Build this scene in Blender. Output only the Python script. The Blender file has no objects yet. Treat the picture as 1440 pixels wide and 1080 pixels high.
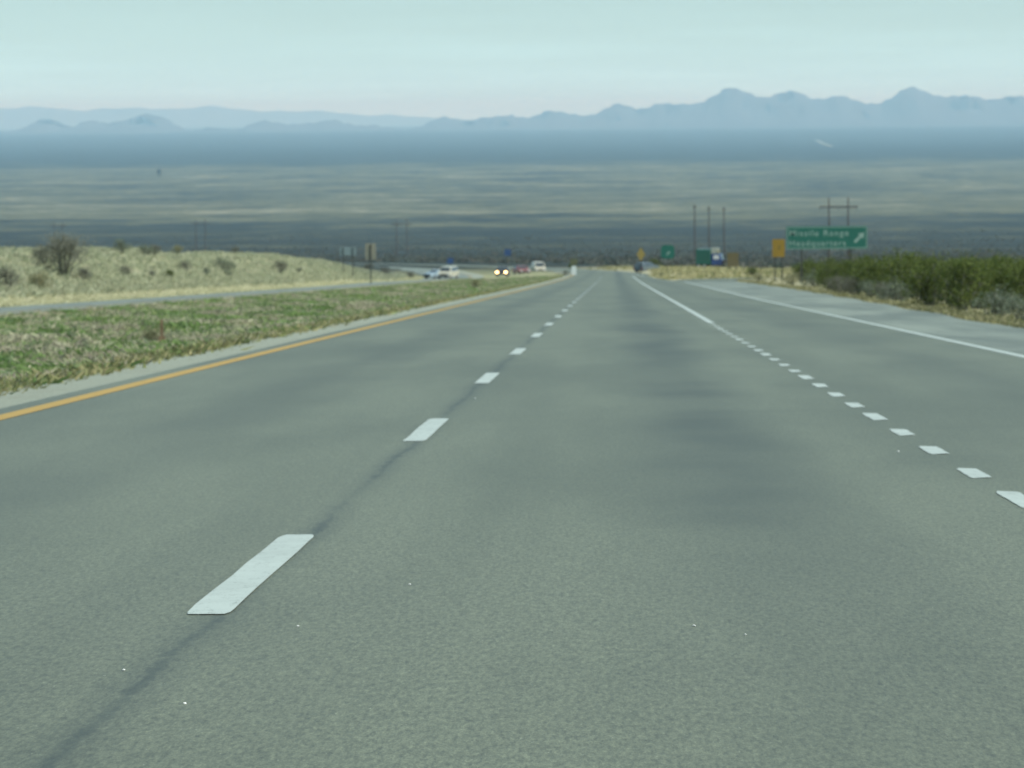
import bpy, bmesh, math, random
import numpy as np
from mathutils import Matrix, Vector

random.seed(7); rng = np.random.default_rng(7)
SC = bpy.context.scene
COL = SC.collection

# ------------------------------------------------------------------ camera
FPX = 4893.0                      # focal length in photo pixels (1440 wide)
CAM_H, GRADE = 1.22, 0.0429
YAW, PITCH, ROLL = math.radians(1.68), math.radians(4.38), math.radians(0.5)
fwd = Vector((-math.sin(YAW)*math.cos(PITCH), math.cos(YAW)*math.cos(PITCH), -math.sin(PITCH)))
rgt = Vector((math.cos(YAW), math.sin(YAW), 0)); up = rgt.cross(fwd)
c, s = math.cos(ROLL), math.sin(ROLL)
rgt, up = rgt*c - up*s, rgt*s + up*c
cam = bpy.data.cameras.new('camera'); camo = bpy.data.objects.new('camera', cam); COL.objects.link(camo)
m = Matrix((rgt, up, -fwd)).transposed().to_4x4(); m.translation = (0, 0, CAM_H)
camo.matrix_world = m
cam.sensor_width = 36.0; cam.lens = 36.0*FPX/1440.0
cam.clip_start = 0.2; cam.clip_end = 250000
cam.dof.use_dof = True; cam.dof.focus_distance = 9.3; cam.dof.aperture_fstop = 12.0
SC.camera = camo

# ------------------------------------------------------------------ sky, sun, exposure
SUN_EL, SUN_AZ = math.radians(50), math.radians(118)      # azimuth clockwise from the driving direction
W = bpy.data.worlds.new('World'); SC.world = W; W.use_nodes = True
nt = W.node_tree; nt.nodes.clear()
def WN(t): return nt.nodes.new(t)
sky = WN('ShaderNodeTexSky'); sky.sky_type = 'NISHITA'; sky.sun_disc = False
sky.sun_elevation = SUN_EL; sky.sun_rotation = SUN_AZ
sky.altitude = 1400; sky.air_density = 1.0; sky.dust_density = 2.5; sky.ozone_density = 1.0
tcw = WN('ShaderNodeTexCoord'); mpw = WN('ShaderNodeMapping'); mpw.inputs['Scale'].default_value = (6, 6, 130)
nzw = WN('ShaderNodeTexNoise'); nzw.inputs['Scale'].default_value = 2.2; nzw.inputs['Detail'].default_value = 7; nzw.inputs['Roughness'].default_value = .55
rpw = WN('ShaderNodeMapRange'); rpw.inputs['From Min'].default_value = .42; rpw.inputs['From Max'].default_value = .68; rpw.inputs['To Min'].default_value = .54; rpw.inputs['To Max'].default_value = .66
mxw = WN('ShaderNodeMix'); mxw.data_type = 'RGBA'; mxw.inputs[7].default_value = (6.9, 8.3, 8.2, 1)   # thin high cloud
bgw = WN('ShaderNodeBackground'); bgw.inputs['Strength'].default_value = 0.10
tint = WN('ShaderNodeMix'); tint.data_type = 'RGBA'; tint.blend_type = 'MULTIPLY'; tint.inputs[0].default_value = 1.0; tint.inputs[7].default_value = (.81, 1.0, 1.04, 1)
ow = WN('ShaderNodeOutputWorld'); K = nt.links.new
K(tcw.outputs['Generated'], mpw.inputs[0]); K(mpw.outputs[0], nzw.inputs['Vector']); K(nzw.outputs[0], rpw.inputs[0])
spw = WN('ShaderNodeSeparateXYZ'); K(tcw.outputs['Generated'], spw.inputs[0])
elw = WN('ShaderNodeMapRange'); elw.interpolation_type = 'SMOOTHSTEP'
for i_, v_ in zip((1, 2, 3, 4), (0.0, .04, 1.5, .36)): elw.inputs[i_].default_value = v_
K(spw.outputs[2], elw.inputs[0]); muw = WN('ShaderNodeMath'); muw.operation = 'MULTIPLY'; muw.use_clamp = True
K(rpw.outputs[0], muw.inputs[0]); K(elw.outputs[0], muw.inputs[1]); K(muw.outputs[0], mxw.inputs[0]); K(sky.outputs[0], mxw.inputs[6]); K(mxw.outputs[2], tint.inputs[6]); K(tint.outputs[2], bgw.inputs[0]); K(bgw.outputs[0], ow.inputs[0])

sl = bpy.data.lights.new('sun', 'SUN'); sl.energy = 3.6; sl.angle = math.radians(2.0); sl.color = (1.0, .985, .92)
so = bpy.data.objects.new('sun', sl); COL.objects.link(so)
sd = Vector((math.sin(SUN_AZ)*math.cos(SUN_EL), math.cos(SUN_AZ)*math.cos(SUN_EL), math.sin(SUN_EL)))
so.rotation_euler = sd.to_track_quat('Z', 'Y').to_euler(); so.location = (30, 20, 60)

SC.view_settings.view_transform = 'Standard'; SC.view_settings.look = 'None'
SC.view_settings.exposure = 0.27; SC.view_settings.gamma = 1.0; SC.view_settings.use_curve_mapping = False
SC.cycles.max_bounces = 6; SC.cycles.volume_bounces = 3; SC.cycles.use_denoising = True
SC.cycles.transparent_max_bounces = 8

# ------------------------------------------------------------------ materials
def lnk(nt, a, b): nt.links.new(a, b)
def new_mat(name):
    m = bpy.data.materials.new(name); m.use_nodes = True
    n = m.node_tree; b = n.nodes['Principled BSDF']
    return m, n, b
def noise(n, scale, detail=4, rough=.5, vec=None, sx=(1, 1, 1)):
    g = n.nodes.new('ShaderNodeNewGeometry') if vec is None else None
    mp = n.nodes.new('ShaderNodeMapping'); mp.inputs['Scale'].default_value = sx
    lnk(n, g.outputs['Position'] if g else vec, mp.inputs[0])
    z = n.nodes.new('ShaderNodeTexNoise'); z.inputs['Scale'].default_value = scale
    z.inputs['Detail'].default_value = detail; z.inputs['Roughness'].default_value = rough
    lnk(n, mp.outputs[0], z.inputs['Vector']); return z.outputs[0]
def mrange(n, v, a, b, c=0., d=1., smooth=True):
    r = n.nodes.new('ShaderNodeMapRange'); r.interpolation_type = 'SMOOTHSTEP' if smooth else 'LINEAR'
    lnk(n, v, r.inputs[0])
    for i, q in zip((1, 2, 3, 4), (a, b, c, d)): r.inputs[i].default_value = q
    return r.outputs[0]
def mix(n, f, a, b, mode='MIX'):
    x = n.nodes.new('ShaderNodeMix'); x.data_type = 'RGBA'; x.blend_type = mode
    for sock, v in ((x.inputs[0], f), (x.inputs[6], a), (x.inputs[7], b)):
        if isinstance(v, (int, float)): sock.default_value = v
        elif isinstance(v, tuple): sock.default_value = (*v, 1) if len(v) == 3 else v
        else: lnk(n, v, sock)
    return x.outputs[2]
def math_(n, op, a, b=None):
    x = n.nodes.new('ShaderNodeMath'); x.operation = op
    for sock, v in ((x.inputs[0], a), (x.inputs[1], b)):
        if v is None: continue
        if isinstance(v, (int, float)): sock.default_value = v
        else: lnk(n, v, sock)
    return x.outputs[0]
def attr(n, name):
    a = n.nodes.new('ShaderNodeAttribute'); a.attribute_name = name; return a
def bump(n, b, h, strength, dist):
    p = n.nodes.new('ShaderNodeBump'); p.inputs['Strength'].default_value = strength; p.inputs['Distance'].default_value = dist
    lnk(n, h, p.inputs['Height']); lnk(n, p.outputs[0], b.inputs['Normal'])

def plain(name, col, rough=.6, metal=0., var=.12, scale=3., emit=None):
    m, n, b = new_mat(name)
    z = noise(n, scale, 5, .6); f = mrange(n, z, .3, .7)
    lnk(n, mix(n, f, tuple(x*(1-var) for x in col), tuple(min(1, x*(1+var)) for x in col)), b.inputs['Base Color'])
    b.inputs['Roughness'].default_value = rough; b.inputs['Metallic'].default_value = metal
    if emit:
        b.inputs['Emission Color'].default_value = (*emit[:3], 1); b.inputs['Emission Strength'].default_value = emit[3]
    return m

def asphalt(name, base, dark, pale, seam=False):
    m, n, b = new_mat(name)
    g = n.nodes.new('ShaderNodeNewGeometry'); sep = n.nodes.new('ShaderNodeSeparateXYZ'); lnk(n, g.outputs['Position'], sep.inputs[0])
    big = mrange(n, noise(n, .55, 4, .55, sx=(1, .16, 1)), .35, .68)
    colr = mix(n, big, base, dark)
    wheel = mrange(n, noise(n, 1.0, 3, .5, sx=(1.3, .02, .02)), .5, .72, 0, .5)
    colr = mix(n, wheel, colr, dark)
    blot = mrange(n, noise(n, .16, 5, .6, sx=(1, .45, 1)), .56, .74, 0, .6)
    colr = mix(n, blot, colr, tuple(x*.8 for x in dark))
    grain = noise(n, 66, 4, .7, sx=(1, .22, 1))
    gf = mrange(n, grain, .30, .70, .55, 1.5, False)
    colr = mix(n, 1.0, colr, gf, 'MULTIPLY')
    fine = mrange(n, noise(n, 150, 3, .7, sx=(1, .35, 1)), .25, .75, .6, 1.4, False)
    colr = mix(n, 1.0, colr, fine, 'MULTIPLY')
    peb = mrange(n, noise(n, 75, 2, .6, sx=(1, .3, 1)), .70, .76, 0, .7, False)
    colr = mix(n, peb, colr, pale)
    streak = mrange(n, noise(n, .5, 5, .65, sx=(.5, .7, 1)), .56, .76, 0, .3)
    colr = mix(n, streak, colr, tuple(x*.75 for x in dark))
    if seam:
        for xc, wd, amt in ((.70, .85, .95), (-3.2, .8, .5), (3.8, .9, .4)):
            dxo = math_(n, 'ABSOLUTE', math_(n, 'SUBTRACT', math_(n, 'ADD', sep.outputs[0], math_(n, 'MULTIPLY', math_(n, 'SUBTRACT', noise(n, .09, 3, .5, sx=(0, 1, 0)), .5), 1.1)), xc))
            band = mrange(n, dxo, .05, wd, amt, 0)
            band = math_(n, 'MULTIPLY', band, mrange(n, noise(n, .14, 4, .6, sx=(1.5, 1, 1)), .36, .62, .45, 1))
            band = math_(n, 'MULTIPLY', band, mrange(n, sep.outputs[1], 11, 19, .25, 1))
            colr = mix(n, band, colr, mix(n, gf, (.014, .016, .009), (.052, .058, .035)))
        wob = math_(n, 'MULTIPLY', math_(n, 'SUBTRACT', noise(n, .35, 4, .6, sx=(0, 1, 0)), .5), .16)
        dx = math_(n, 'ABSOLUTE', math_(n, 'ADD', math_(n, 'SUBTRACT', sep.outputs[0], -1.40), wob))
        ragged = math_(n, 'MULTIPLY', math_(n, 'SUBTRACT', noise(n, 9, 5, .7, sx=(1, .5, 1)), .5), .16)
        w1 = math_(n, 'ADD', mrange(n, math_(n, 'ADD', dx, ragged), .0, .035, .38, 0), mrange(n, dx, .0, .16, .30, 0))
        patch = mrange(n, noise(n, .30, 3, .5, sx=(0, 1, 0)), .36, .55, .45, 1)
        colr = mix(n, math_(n, 'MULTIPLY', w1, patch), colr, (.016, .022, .016))
    lnk(n, colr, b.inputs['Base Color'])
    b.inputs['Roughness'].default_value = .55; b.inputs['Specular IOR Level'].default_value = .33
    b.inputs['Sheen Tint'].default_value = (.95, 1, .85, 1); b.inputs['Sheen Weight'].default_value = .10; b.inputs['Sheen Roughness'].default_value = .45
    bump(n, b, grain, .25, .005)
    return m

M = {}
M['asphalt'] = asphalt('asphalt', (.128, .138, .084), (.090, .098, .058), (.29, .31, .22), True)
M['shoulder'] = asphalt('shoulder_asphalt', (.215, .235, .175), (.11, .122, .088), (.30, .32, .25))
def gravel_mat():
    m, n, b = new_mat('pale_gravel')
    f = mrange(n, noise(n, 30, 5, .75), .3, .7); cc = mix(n, f, (.20, .22, .165), (.34, .37, .28))
    cc = mix(n, mrange(n, noise(n, .8, 5, .6, sx=(1, .3, 1)), .5, .75, 0, .5), cc, (.20, .19, .13))
    lnk(n, cc, b.inputs['Base Color']); b.inputs['Roughness'].default_value = .95; bump(n, b, noise(n, 25, 5, .7), .6, .03); return m
M['gravel'] = gravel_mat()
def paint(name, col, worn, lo=.56):
    m, n, b = new_mat(name)
    w = mrange(n, noise(n, 22, 6, .85, sx=(1, .4, 1)), lo-.02, lo+.14, 0, .7, False)
    cc = mix(n, mrange(n, noise(n, 3, 4, .6), .3, .7), tuple(x*.88 for x in col), col)
    lnk(n, mix(n, w, cc, worn), b.inputs['Base Color']); b.inputs['Roughness'].default_value = .6
    bump(n, b, noise(n, 95, 3, .7), .3, .004); return m
M['white_paint'] = paint('white_road_paint', (.45, .51, .45), (.14, .16, .13))
M['yellow_paint'] = paint('yellow_road_paint', (.46, .29, .055), (.16, .14, .08))

def leafmat(name, trans=.25):
    m, n, b = new_mat(name)
    a = attr(n, 'tint')
    lnk(n, a.outputs['Color'], b.inputs['Base Color']); b.inputs['Roughness'].default_value = .75; b.inputs['Specular IOR Level'].default_value = .2
    tr = n.nodes.new('ShaderNodeBsdfTranslucent'); lnk(n, a.outputs['Color'], tr.inputs[0])
    mx = n.nodes.new('ShaderNodeMixShader'); mx.inputs[0].default_value = trans
    lnk(n, b.outputs[0], mx.inputs[1]); lnk(n, tr.outputs[0], mx.inputs[2])
    lnk(n, mx.outputs[0], n.nodes['Material Output'].inputs[0]); return m
M['leaf'] = leafmat('leaf', .34); M['straw'] = leafmat('straw', .2)
M['bark'] = plain('twig_bark', (.14, .145, .105), .9)
M['wood'] = plain('pole_wood', (.085, .07, .06), .9)
M['galv'] = plain('galvanised_steel', (.30, .31, .31), .5, .6)
M['post'] = plain('dark_steel_post', (.05, .055, .05), .6, .4)
M['sign_green'] = plain('green_sign_sheeting', (.006, .098, .070), .5, 0, .05)
M['sign_white'] = plain('white_sign_sheeting', (.60, .66, .62), .5, 0, .05)
M['sign_letter'] = plain('aged_letter_sheeting', (.20, .30, .26), .5, 0, .05)
M['sign_yellow'] = plain('yellow_sign_sheeting', (.23, .145, .012), .5, 0, .06)
M['sign_orange'] = plain('orange_sign_sheeting', (.10, .083, .035), .5, 0, .08)
M['sign_ochre'] = plain('ochre_sign_sheeting', (.14, .11, .02), .5, 0, .08)
M['sign_black'] = plain('black_sign_ink', (.03, .025, .02), .6)
M['sign_back'] = plain('sign_back_aluminium', (.17, .23, .24), .5, .2)
M['sign_tan'] = plain('weathered_tan_board', (.21, .21, .155), .8)
M['sign_blue'] = plain('blue_sign_sheeting', (.03, .07, .17), .5)
M['olive'] = plain('olive_board', (.10, .11, .055), .8)
M['rust'] = plain('rusty_steel', (.20, .13, .075), .9, 0, .3, 9)
M['pebble'] = plain('white_stone', (.72, .72, .66), .6, 0, .1, 60)
M['rubber'] = plain('tyre_rubber', (.02, .02, .02), .85)
M['rim'] = plain('wheel_rim', (.38, .39, .40), .35, .8)
M['glass'] = plain('car_glass', (.05, .065, .07), .08)
M['chrome'] = plain('bumper_grey', (.12, .12, .12), .4, .3)
M['lamp_on'] = plain('lit_headlight', (.9, .85, .7), .3, 0, .02, 3, (1.0, .62, .22, 9.0))
M['lamp_off'] = plain('headlight_lens', (.55, .55, .52), .2)
M['lamp_red'] = plain('tail_light_lens', (.35, .02, .02), .3)
def carpaint(name, col): 
    m = plain(name, col, .32, .0, .04, 1.5); m.node_tree.nodes['Principled BSDF'].inputs['Coat Weight'].default_value = .4; return m
M['c_white'] = carpaint('cream_white_paint', (.50, .48, .36)); M['c_pale'] = carpaint('pale_blue_paint', (.32, .41, .45)); M['c_red'] = carpaint('red_paint', (.30, .07, .055))
M['c_tan'] = carpaint('tan_paint', (.52, .48, .36)); M['c_grey'] = carpaint('slate_grey_paint', (.10, .13, .14))
M['c_dark'] = carpaint('dark_maroon_paint', (.07, .045, .035)); M['c_blue'] = carpaint('deep_blue_paint', (.02, .05, .16))
M['c_green'] = carpaint('teal_green_paint', (.008, .095, .07)); M['c_cream'] = carpaint('cream_panel_paint', (.30, .31, .24)); M['c_ochre'] = carpaint('ochre_panel_paint', (.25, .19, .03))

# ------------------------------------------------------------------ mesh helpers
class MB:
    def __init__(s): s.v = []; s.f = []
    def add(s, vs, fs):
        o = len(s.v); s.v += [tuple(p) for p in vs]; s.f += [tuple(i+o for i in q) for q in fs]; return s
    def box(s, x0, x1, y0, y1, z0, z1):
        return s.add([(x, y, z) for z in (z0, z1) for y in (y0, y1) for x in (x0, x1)],
                     [(0, 2, 3, 1), (4, 5, 7, 6), (0, 1, 5, 4), (2, 6, 7, 3), (0, 4, 6, 2), (1, 3, 7, 5)])
    def tube(s, pts, rad, n=6):
        pts = [Vector(p) for p in pts]; rad = rad if isinstance(rad, (list, tuple)) else [rad]*len(pts)
        o = len(s.v)
        for i, p in enumerate(pts):
            t = (pts[min(i+1, len(pts)-1)] - pts[max(i-1, 0)]).normalized()
            a = t.orthogonal().normalized(); b = t.cross(a)
            s.v += [tuple(p + (a*math.cos(2*math.pi*k/n) + b*math.sin(2*math.pi*k/n))*rad[i]) for k in range(n)]
        for i in range(len(pts)-1):
            for k in range(n):
                s.f.append((o+i*n+k, o+i*n+(k+1) % n, o+(i+1)*n+(k+1) % n, o+(i+1)*n+k))
        s.f.append(tuple(o+k for k in range(n))[::-1]); s.f.append(tuple(o+(len(pts)-1)*n+k for k in range(n)))
        return s
    def prism(s, poly, y0, y1):        # poly in x,z
        n = len(poly)
        return s.add([(x, y0, z) for x, z in poly]+[(x, y1, z) for x, z in poly],
                     [tuple(range(n)), tuple(range(2*n-1, n-1, -1))]+[(i, i+n, (i+1) % n+n, (i+1) % n) for i in range(n)])
    def build(s, name, mat, parent=None, smooth=False, bevel=0):
        me = bpy.data.meshes.new(name); me.from_pydata(s.v, [], s.f); me.validate()
        bm = bmesh.new(); bm.from_mesh(me); bmesh.ops.recalc_face_normals(bm, faces=bm.faces)
        if bevel: bmesh.ops.bevel(bm, geom=bm.edges[:], offset=bevel, segments=2, affect='EDGES', profile=.6)
        bm.to_mesh(me); bm.free()
        me.materials.append(mat if not isinstance(mat, str) else M[mat])
        if smooth:
            for p in me.polygons: p.use_smooth = True
        o = bpy.data.objects.new(name, me); COL.objects.link(o)
        if parent: o.parent = parent
        return o
def tag(o, label=None, cat=None, group=None, kind=None):
    if label: o['label'] = label
    if cat: o['category'] = cat
    if group: o['group'] = group
    if kind: o['kind'] = kind
    return o
def empty(name, loc=(0, 0, 0), rz=0, label=None, cat=None, group=None, scale=1):
    o = bpy.data.objects.new(name, None); COL.objects.link(o); o.location = loc; o.rotation_euler = (0, 0, rz)
    o.empty_display_size = .2; o.scale = (scale,)*3 if isinstance(scale, (int, float)) else scale
    return tag(o, label, cat, group)

# ------------------------------------------------------------------ the lie of the land
def sstep(a, b, x):
    t = np.clip((np.asarray(x, float)-a)/(b-a), 0, 1); return t*t*(3-2*t)
PY = np.array([-100, 0, 420, 700, 1000, 1500, 2000, 3000, 4000, 6000, 8000, 11000, 16000, 30000, 48000, 60000, 120000.])
_y = np.array([0, 0, 0, 376.5, 368.5, 362, 356, 343, 330, 308, 290, 268, 239, 205, 190, 0, 0])
PZ = CAM_H-(_y-165)/FPX*PY
PZ[0] = 100*GRADE; PZ[1] = 0; PZ[2] = -GRADE*420; PZ[-3] = PZ[-4]+40; PZ[-2] = PZ[-3]+10; PZ[-1] = PZ[-2]
def _pchip(x, xs, ys):
    h = np.diff(xs); dl = np.diff(ys)/h; d = np.zeros(len(xs)); d[0] = dl[0]; d[-1] = dl[-1]
    for i in range(1, len(xs)-1):
        d[i] = 0 if dl[i-1]*dl[i] <= 0 else 2*dl[i-1]*dl[i]/(dl[i-1]+dl[i])
    i = np.clip(np.searchsorted(xs, x)-1, 0, len(xs)-2); t = (x-xs[i])/h[i]
    return ((1+2*t)*(1-t)**2*ys[i] + t*(1-t)**2*h[i]*d[i] + t*t*(3-2*t)*ys[i+1] + t*t*(t-1)*h[i]*d[i+1])
def P(Y): return _pchip(np.asarray(Y, float), PY, PZ)
def C(Y): return -np.clip(np.asarray(Y, float)-430, 0, None)**2/(2*2300)        # the road bends left far ahead
def shR(Y): return np.interp(Y, [0, 65, 92, 130, 197, 260, 330, 400], [7.6, 7.7, 8.2, 8.95, 9.9, 10.3, 10.5, 10.8])
def rampR(Y): return shR(Y)
RAMP = np.array([(8.0, 292), (8.1, 312), (8.9, 328), (11.5, 343), (18, 357), (31, 369), (60, 381), (120, 392.)])
def ramp_dist(X, Y):
    d = np.full(np.broadcast(X, Y).shape, 1e9)
    for (x0, y0), (x1, y1) in zip(RAMP[:-1], RAMP[1:]):
        t = np.clip(((X-x0)*(x1-x0)+(Y-y0)*(y1-y0))/((x1-x0)**2+(y1-y0)**2), 0, 1)
        d = np.minimum(d, np.hypot(X-x0-t*(x1-x0), Y-y0-t*(y1-y0)))
    return d
def hillH(Y): return np.interp(Y, [-100, 60, 150, 250, 360, 470, 570, 650], [2.4, 2.4, 2.5, 2.55, 2.85, 2.35, .75, 0])
def wob(X, Y, k, a=0.):
    return np.sin(X/k*1.3+Y/k*.7+a)+np.sin(X/k*-.6+Y/k*1.1+2.1+a)+.6*np.sin(X/k*2.3-Y/k*1.9+.4+a)+.4*np.sin(X/k*4.1+Y/k*3.7+a)
def side(X, Y):
    """height of the land above the road line, before roads are laid on it"""
    X = np.asarray(X, float); Y = np.asarray(Y, float); x = X-C(Y)
    near = 1-sstep(650, 900, Y)
    z = np.full(np.broadcast(X, Y).shape, -.07)
    med = sstep(-6.6, -8.6, x)*(1-sstep(-15.5, -17.4, x))
    z = z - .16*med + .05*med*wob(X, Y, 2.3)
    z = z + np.where(x < -17.4, -.035*np.clip(-17.4-x, 0, 10), 0)
    z = z - .42*sstep(380, 470, Y)*sstep(-9, -17.4, x)*(1-sstep(600, 700, Y))
    hz = sstep(-27.6, -39, x)
    z = z + (hillH(Y)+.42)*hz*(1+.05*wob(X, Y, 17)) + .05*hz*wob(X, Y, 2.9)*near
    rr = rampR(Y)
    z = z - .10*sstep(0, 5, x-rr) + .04*sstep(1, 4, x-rr)*wob(X, Y, 3.1)*near
    gore = sstep(4.6, 7.5, x)*sstep(362, 400, Y)*(1-sstep(640, 760, Y))+sstep(11.2, 13.5, x)*sstep(240, 290, Y)*(1-sstep(322, 340, Y))*.6
    z = z + gore*.42*sstep(3.0, 6.0, ramp_dist(X, Y))
    return z*near + (1-near)*(-.07)
def land(X, Y): return P(Y)+side(X, Y)+.5*sstep(1500, 4000, Y)*wob(np.asarray(X, float), np.asarray(Y, float), 160)
def H(X, Y): return float(land(np.array(float(X)), np.array(float(Y))))
def atx(px, Y):              # world X at road distance Y for a column of the photograph (valid near the road level)
    return (px-862.0)/FPX*Y

# ------------------------------------------------------------------ ground: one sheet to the horizon
def symm(step0, g, mx):
    a = [0.]; d = step0
    while a[-1] < mx: a.append(a[-1]+d); d *= g
    return np.array(a)
ys = list(np.arange(-60, 300, 2.5)); d = 2.5
while ys[-1] < 99000: d *= 1.035; ys.append(ys[-1]+d)
ys = np.array(ys)
xp = symm(8, 1.16, 700)
us = np.concatenate([-(xp[1:]+44)[::-1], np.arange(-44, 20.01, .8), xp[1:]+20])
XX = us[None, :]*np.maximum(1, ys/1500)[:, None]; YY = np.repeat(ys[:, None], len(us), 1)
ZZ = land(XX, YY)
nr, nc = XX.shape
V = np.stack([XX, YY, ZZ], -1).reshape(-1, 3)
ii = (np.arange(nr-1)[:, None]*nc+np.arange(nc-1)[None, :]).reshape(-1)
Fq = np.stack([ii, ii+1, ii+nc+1, ii+nc], -1)
def np_mesh(name, V, F, mat, attrs=None, smooth=True, colors=None):
    me = bpy.data.meshes.new(name); k = F.shape[1]
    me.vertices.add(len(V)); me.vertices.foreach_set('co', V.astype(np.float32).ravel())
    me.loops.add(F.size); me.loops.foreach_set('vertex_index', F.astype(np.int32).ravel())
    me.polygons.add(len(F)); me.polygons.foreach_set('loop_start', np.arange(0, F.size, k, dtype=np.int32))
    me.polygons.foreach_set('use_smooth', np.full(len(F), smooth)); me.update(calc_edges=True)
    for n_, a in (attrs or {}).items():
        at = me.attributes.new(n_, 'FLOAT', 'POINT'); at.data.foreach_set('value', a.astype(np.float32).ravel())
    if colors is not None:
        at = me.attributes.new('tint', 'FLOAT_COLOR', 'POINT')
        at.data.foreach_set('color', np.concatenate([colors, np.ones((len(colors), 1))], 1).astype(np.float32).ravel())
    me.materials.append(mat); me.validate()
    return me
def ground_mat():
    m, n, b = new_mat('desert_ground')
    zone = attr(n, 'plain').outputs['Fac']; grn = attr(n, 'green').outputs['Fac']; pal = attr(n, 'pale').outputs['Fac']
    # near land: dry grass soil
    f1 = mrange(n, noise(n, .5, 6, .65), .3, .7); near = mix(n, f1, (.34, .32, .19), (.50, .46, .30))
    near = mix(n, mrange(n, noise(n, 2.6, 5, .7), .5, .75, 0, .5), near, (.24, .23, .14))
    gcol = mix(n, mrange(n, noise(n, 1.0, 5, .7, sx=(1, .5, 1)), .42, .58), (.12, .19, .055), (.27, .25, .16))
    near = mix(n, grn, near, gcol)
    # plain: creosote flats, pale grass and bare soil in patches at several scales
    dark = (.036, .048, .044); mid = (.118, .126, .078); light = (.37, .35, .25)
    n1 = noise(n, 1.0, 8, .68, sx=(.0021, .0013, 0)); n2 = noise(n, 1.0, 7, .7, sx=(.016, .008, 0)); n3 = noise(n, 1.0, 5, .7, sx=(.10, .05, 0))
    s1 = math_(n, 'ADD', math_(n, 'MULTIPLY', n1, .62), math_(n, 'ADD', math_(n, 'MULTIPLY', n2, .50), math_(n, 'MULTIPLY', n3, .24)))
    s2 = math_(n, 'ADD', math_(n, 'SUBTRACT', s1, .14), math_(n, 'MULTIPLY', pal, .34))
    pc = mix(n, mrange(n, s2, .52, .68), dark, mid)
    pc = mix(n, mrange(n, s2, .66, .86), pc, light)
    lnk(n, mix(n, zone, near, pc), b.inputs['Base Color']); b.inputs['Roughness'].default_value = .95; b.inputs['Specular IOR Level'].default_value = .1
    bump(n, b, noise(n, 3, 5, .7), .5, .08)
    return m
Xr = XX-C(YY)
a_plain = np.where((Xr > -30) & (Xr < 30), sstep(520, 800, YY), sstep(400, 520, YY)); a_plain = np.maximum(a_plain, sstep(14, 60, Xr)*.8)
a_green = sstep(-6.2, -7.4, Xr)*(1-sstep(-15.8, -17.2, Xr))*(1-sstep(420, 520, YY))
a_green = np.maximum(a_green, .6*((Xr > -30) & (Xr < 5) & (YY > 400)))
a_green = np.maximum(a_green, .5*sstep(-29.5, -33, Xr)*(1-sstep(600, 700, YY)))
a_pale = np.interp(YY, [0, 900, 2500, 4500, 6000, 7500, 10000, 14000, 17500, 20000, 26000, 60000], [-.02, -.04, -.02, .0, .16, .40, .26, .30, .26, -.12, -.4, -.4])
gme = np_mesh('ground', V, Fq, ground_mat(), dict(plain=a_plain, green=a_green, pale=a_pale))
g = bpy.data.objects.new('ground', gme); COL.objects.link(g); tag(g, kind='structure')

# ------------------------------------------------------------------ roads
def strip(name, y0, y1, xl, xr, dz, mat, parent=None, nx=2, step=4.0, zf=None, kind='structure', grow=1.012):
    Y = [y0]; d = step
    while Y[-1]+d < y1: Y.append(Y[-1]+d); d *= grow
    Y.append(y1); Y = np.array(Y)
    L = np.array([xl(y) if callable(xl) else xl for y in Y], float)+C(Y); R = np.array([xr(y) if callable(xr) else xr for y in Y], float)+C(Y)
    t = np.linspace(0, 1, nx)[None, :]
    X = L[:, None]*(1-t)+R[:, None]*t; YYs = np.repeat(Y[:, None], nx, 1)
    Z = (P(YYs) if zf is None else zf(X, YYs))+dz
    V = np.stack([X, YYs, Z], -1).reshape(-1, 3); r, c_ = X.shape
    i = (np.arange(r-1)[:, None]*c_+np.arange(c_-1)[None, :]).reshape(-1)
    me = np_mesh(name, V, np.stack([i, i+1, i+c_+1, i+c_], -1), M[mat])
    o = bpy.data.objects.new(name, me); COL.objects.link(o)
    if parent: o.parent = parent
    elif kind: tag(o, kind=kind)
    return o
mainR = lambda y: float(np.interp(y, [0, 300, 345, 380, 450, 480, 560, 590, 2000], [5.52, 5.7, 5.0, 4.3, 4.3, 6.0, 6.0, 4.3, 4.3]))
road = strip('road', -60, 1500, -5.45, mainR, 0, 'asphalt', nx=6, step=2.5)
strip('gravel_shoulder', -60, 620, lambda y: -6.30-.18*math.sin(y/7.3)*math.sin(y/3.1), -5.45, -.012, 'gravel', nx=3, step=1.2, grow=1.004)
shl = strip('road_shoulder', -60, 318, lambda y: 5.52 if y < 300 else 5.7, lambda y: float(shR(y)+.12*math.sin(y/3.3)), -.006, 'shoulder', nx=3, step=1.5, grow=1.004)
_t = np.vstack([RAMP[1:2]-RAMP[:1], RAMP[2:]-RAMP[:-2], RAMP[-1:]-RAMP[-2:-1]]); _t /= np.linalg.norm(_t, axis=1)[:, None]
_rv = []
for (rx, ry), (tx, ty) in zip(RAMP, _t):
    for w_ in (-2.7, 2.7):
        _rv.append((rx+ty*w_, ry-tx*w_, float(P(ry-tx*w_))+.008))
tag(MB().add(_rv, [(2*k, 2*k+1, 2*k+3, 2*k+2) for k in range(len(RAMP)-1)]).build('exit_ramp', 'asphalt'), kind='structure')
oppz = lambda X, Y: P(Y)+side(np.full_like(X, -17.5)+C(Y), Y)*0+(-.02-.035*np.clip(-17.7-(X-C(Y)), 0, 20)-.40*sstep(380, 470, Y)*(1-sstep(600, 700, Y)))
opp = strip('opposite_road', 20, 1500, -26.6, -19.3, .03, 'shoulder', nx=6, step=4, zf=oppz)
strip('opposite_shoulder', 20, 700, -19.3, lambda y: -17.55+.1*math.sin(y/6.), .02, 'gravel', nx=3, step=3, zf=oppz)
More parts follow.
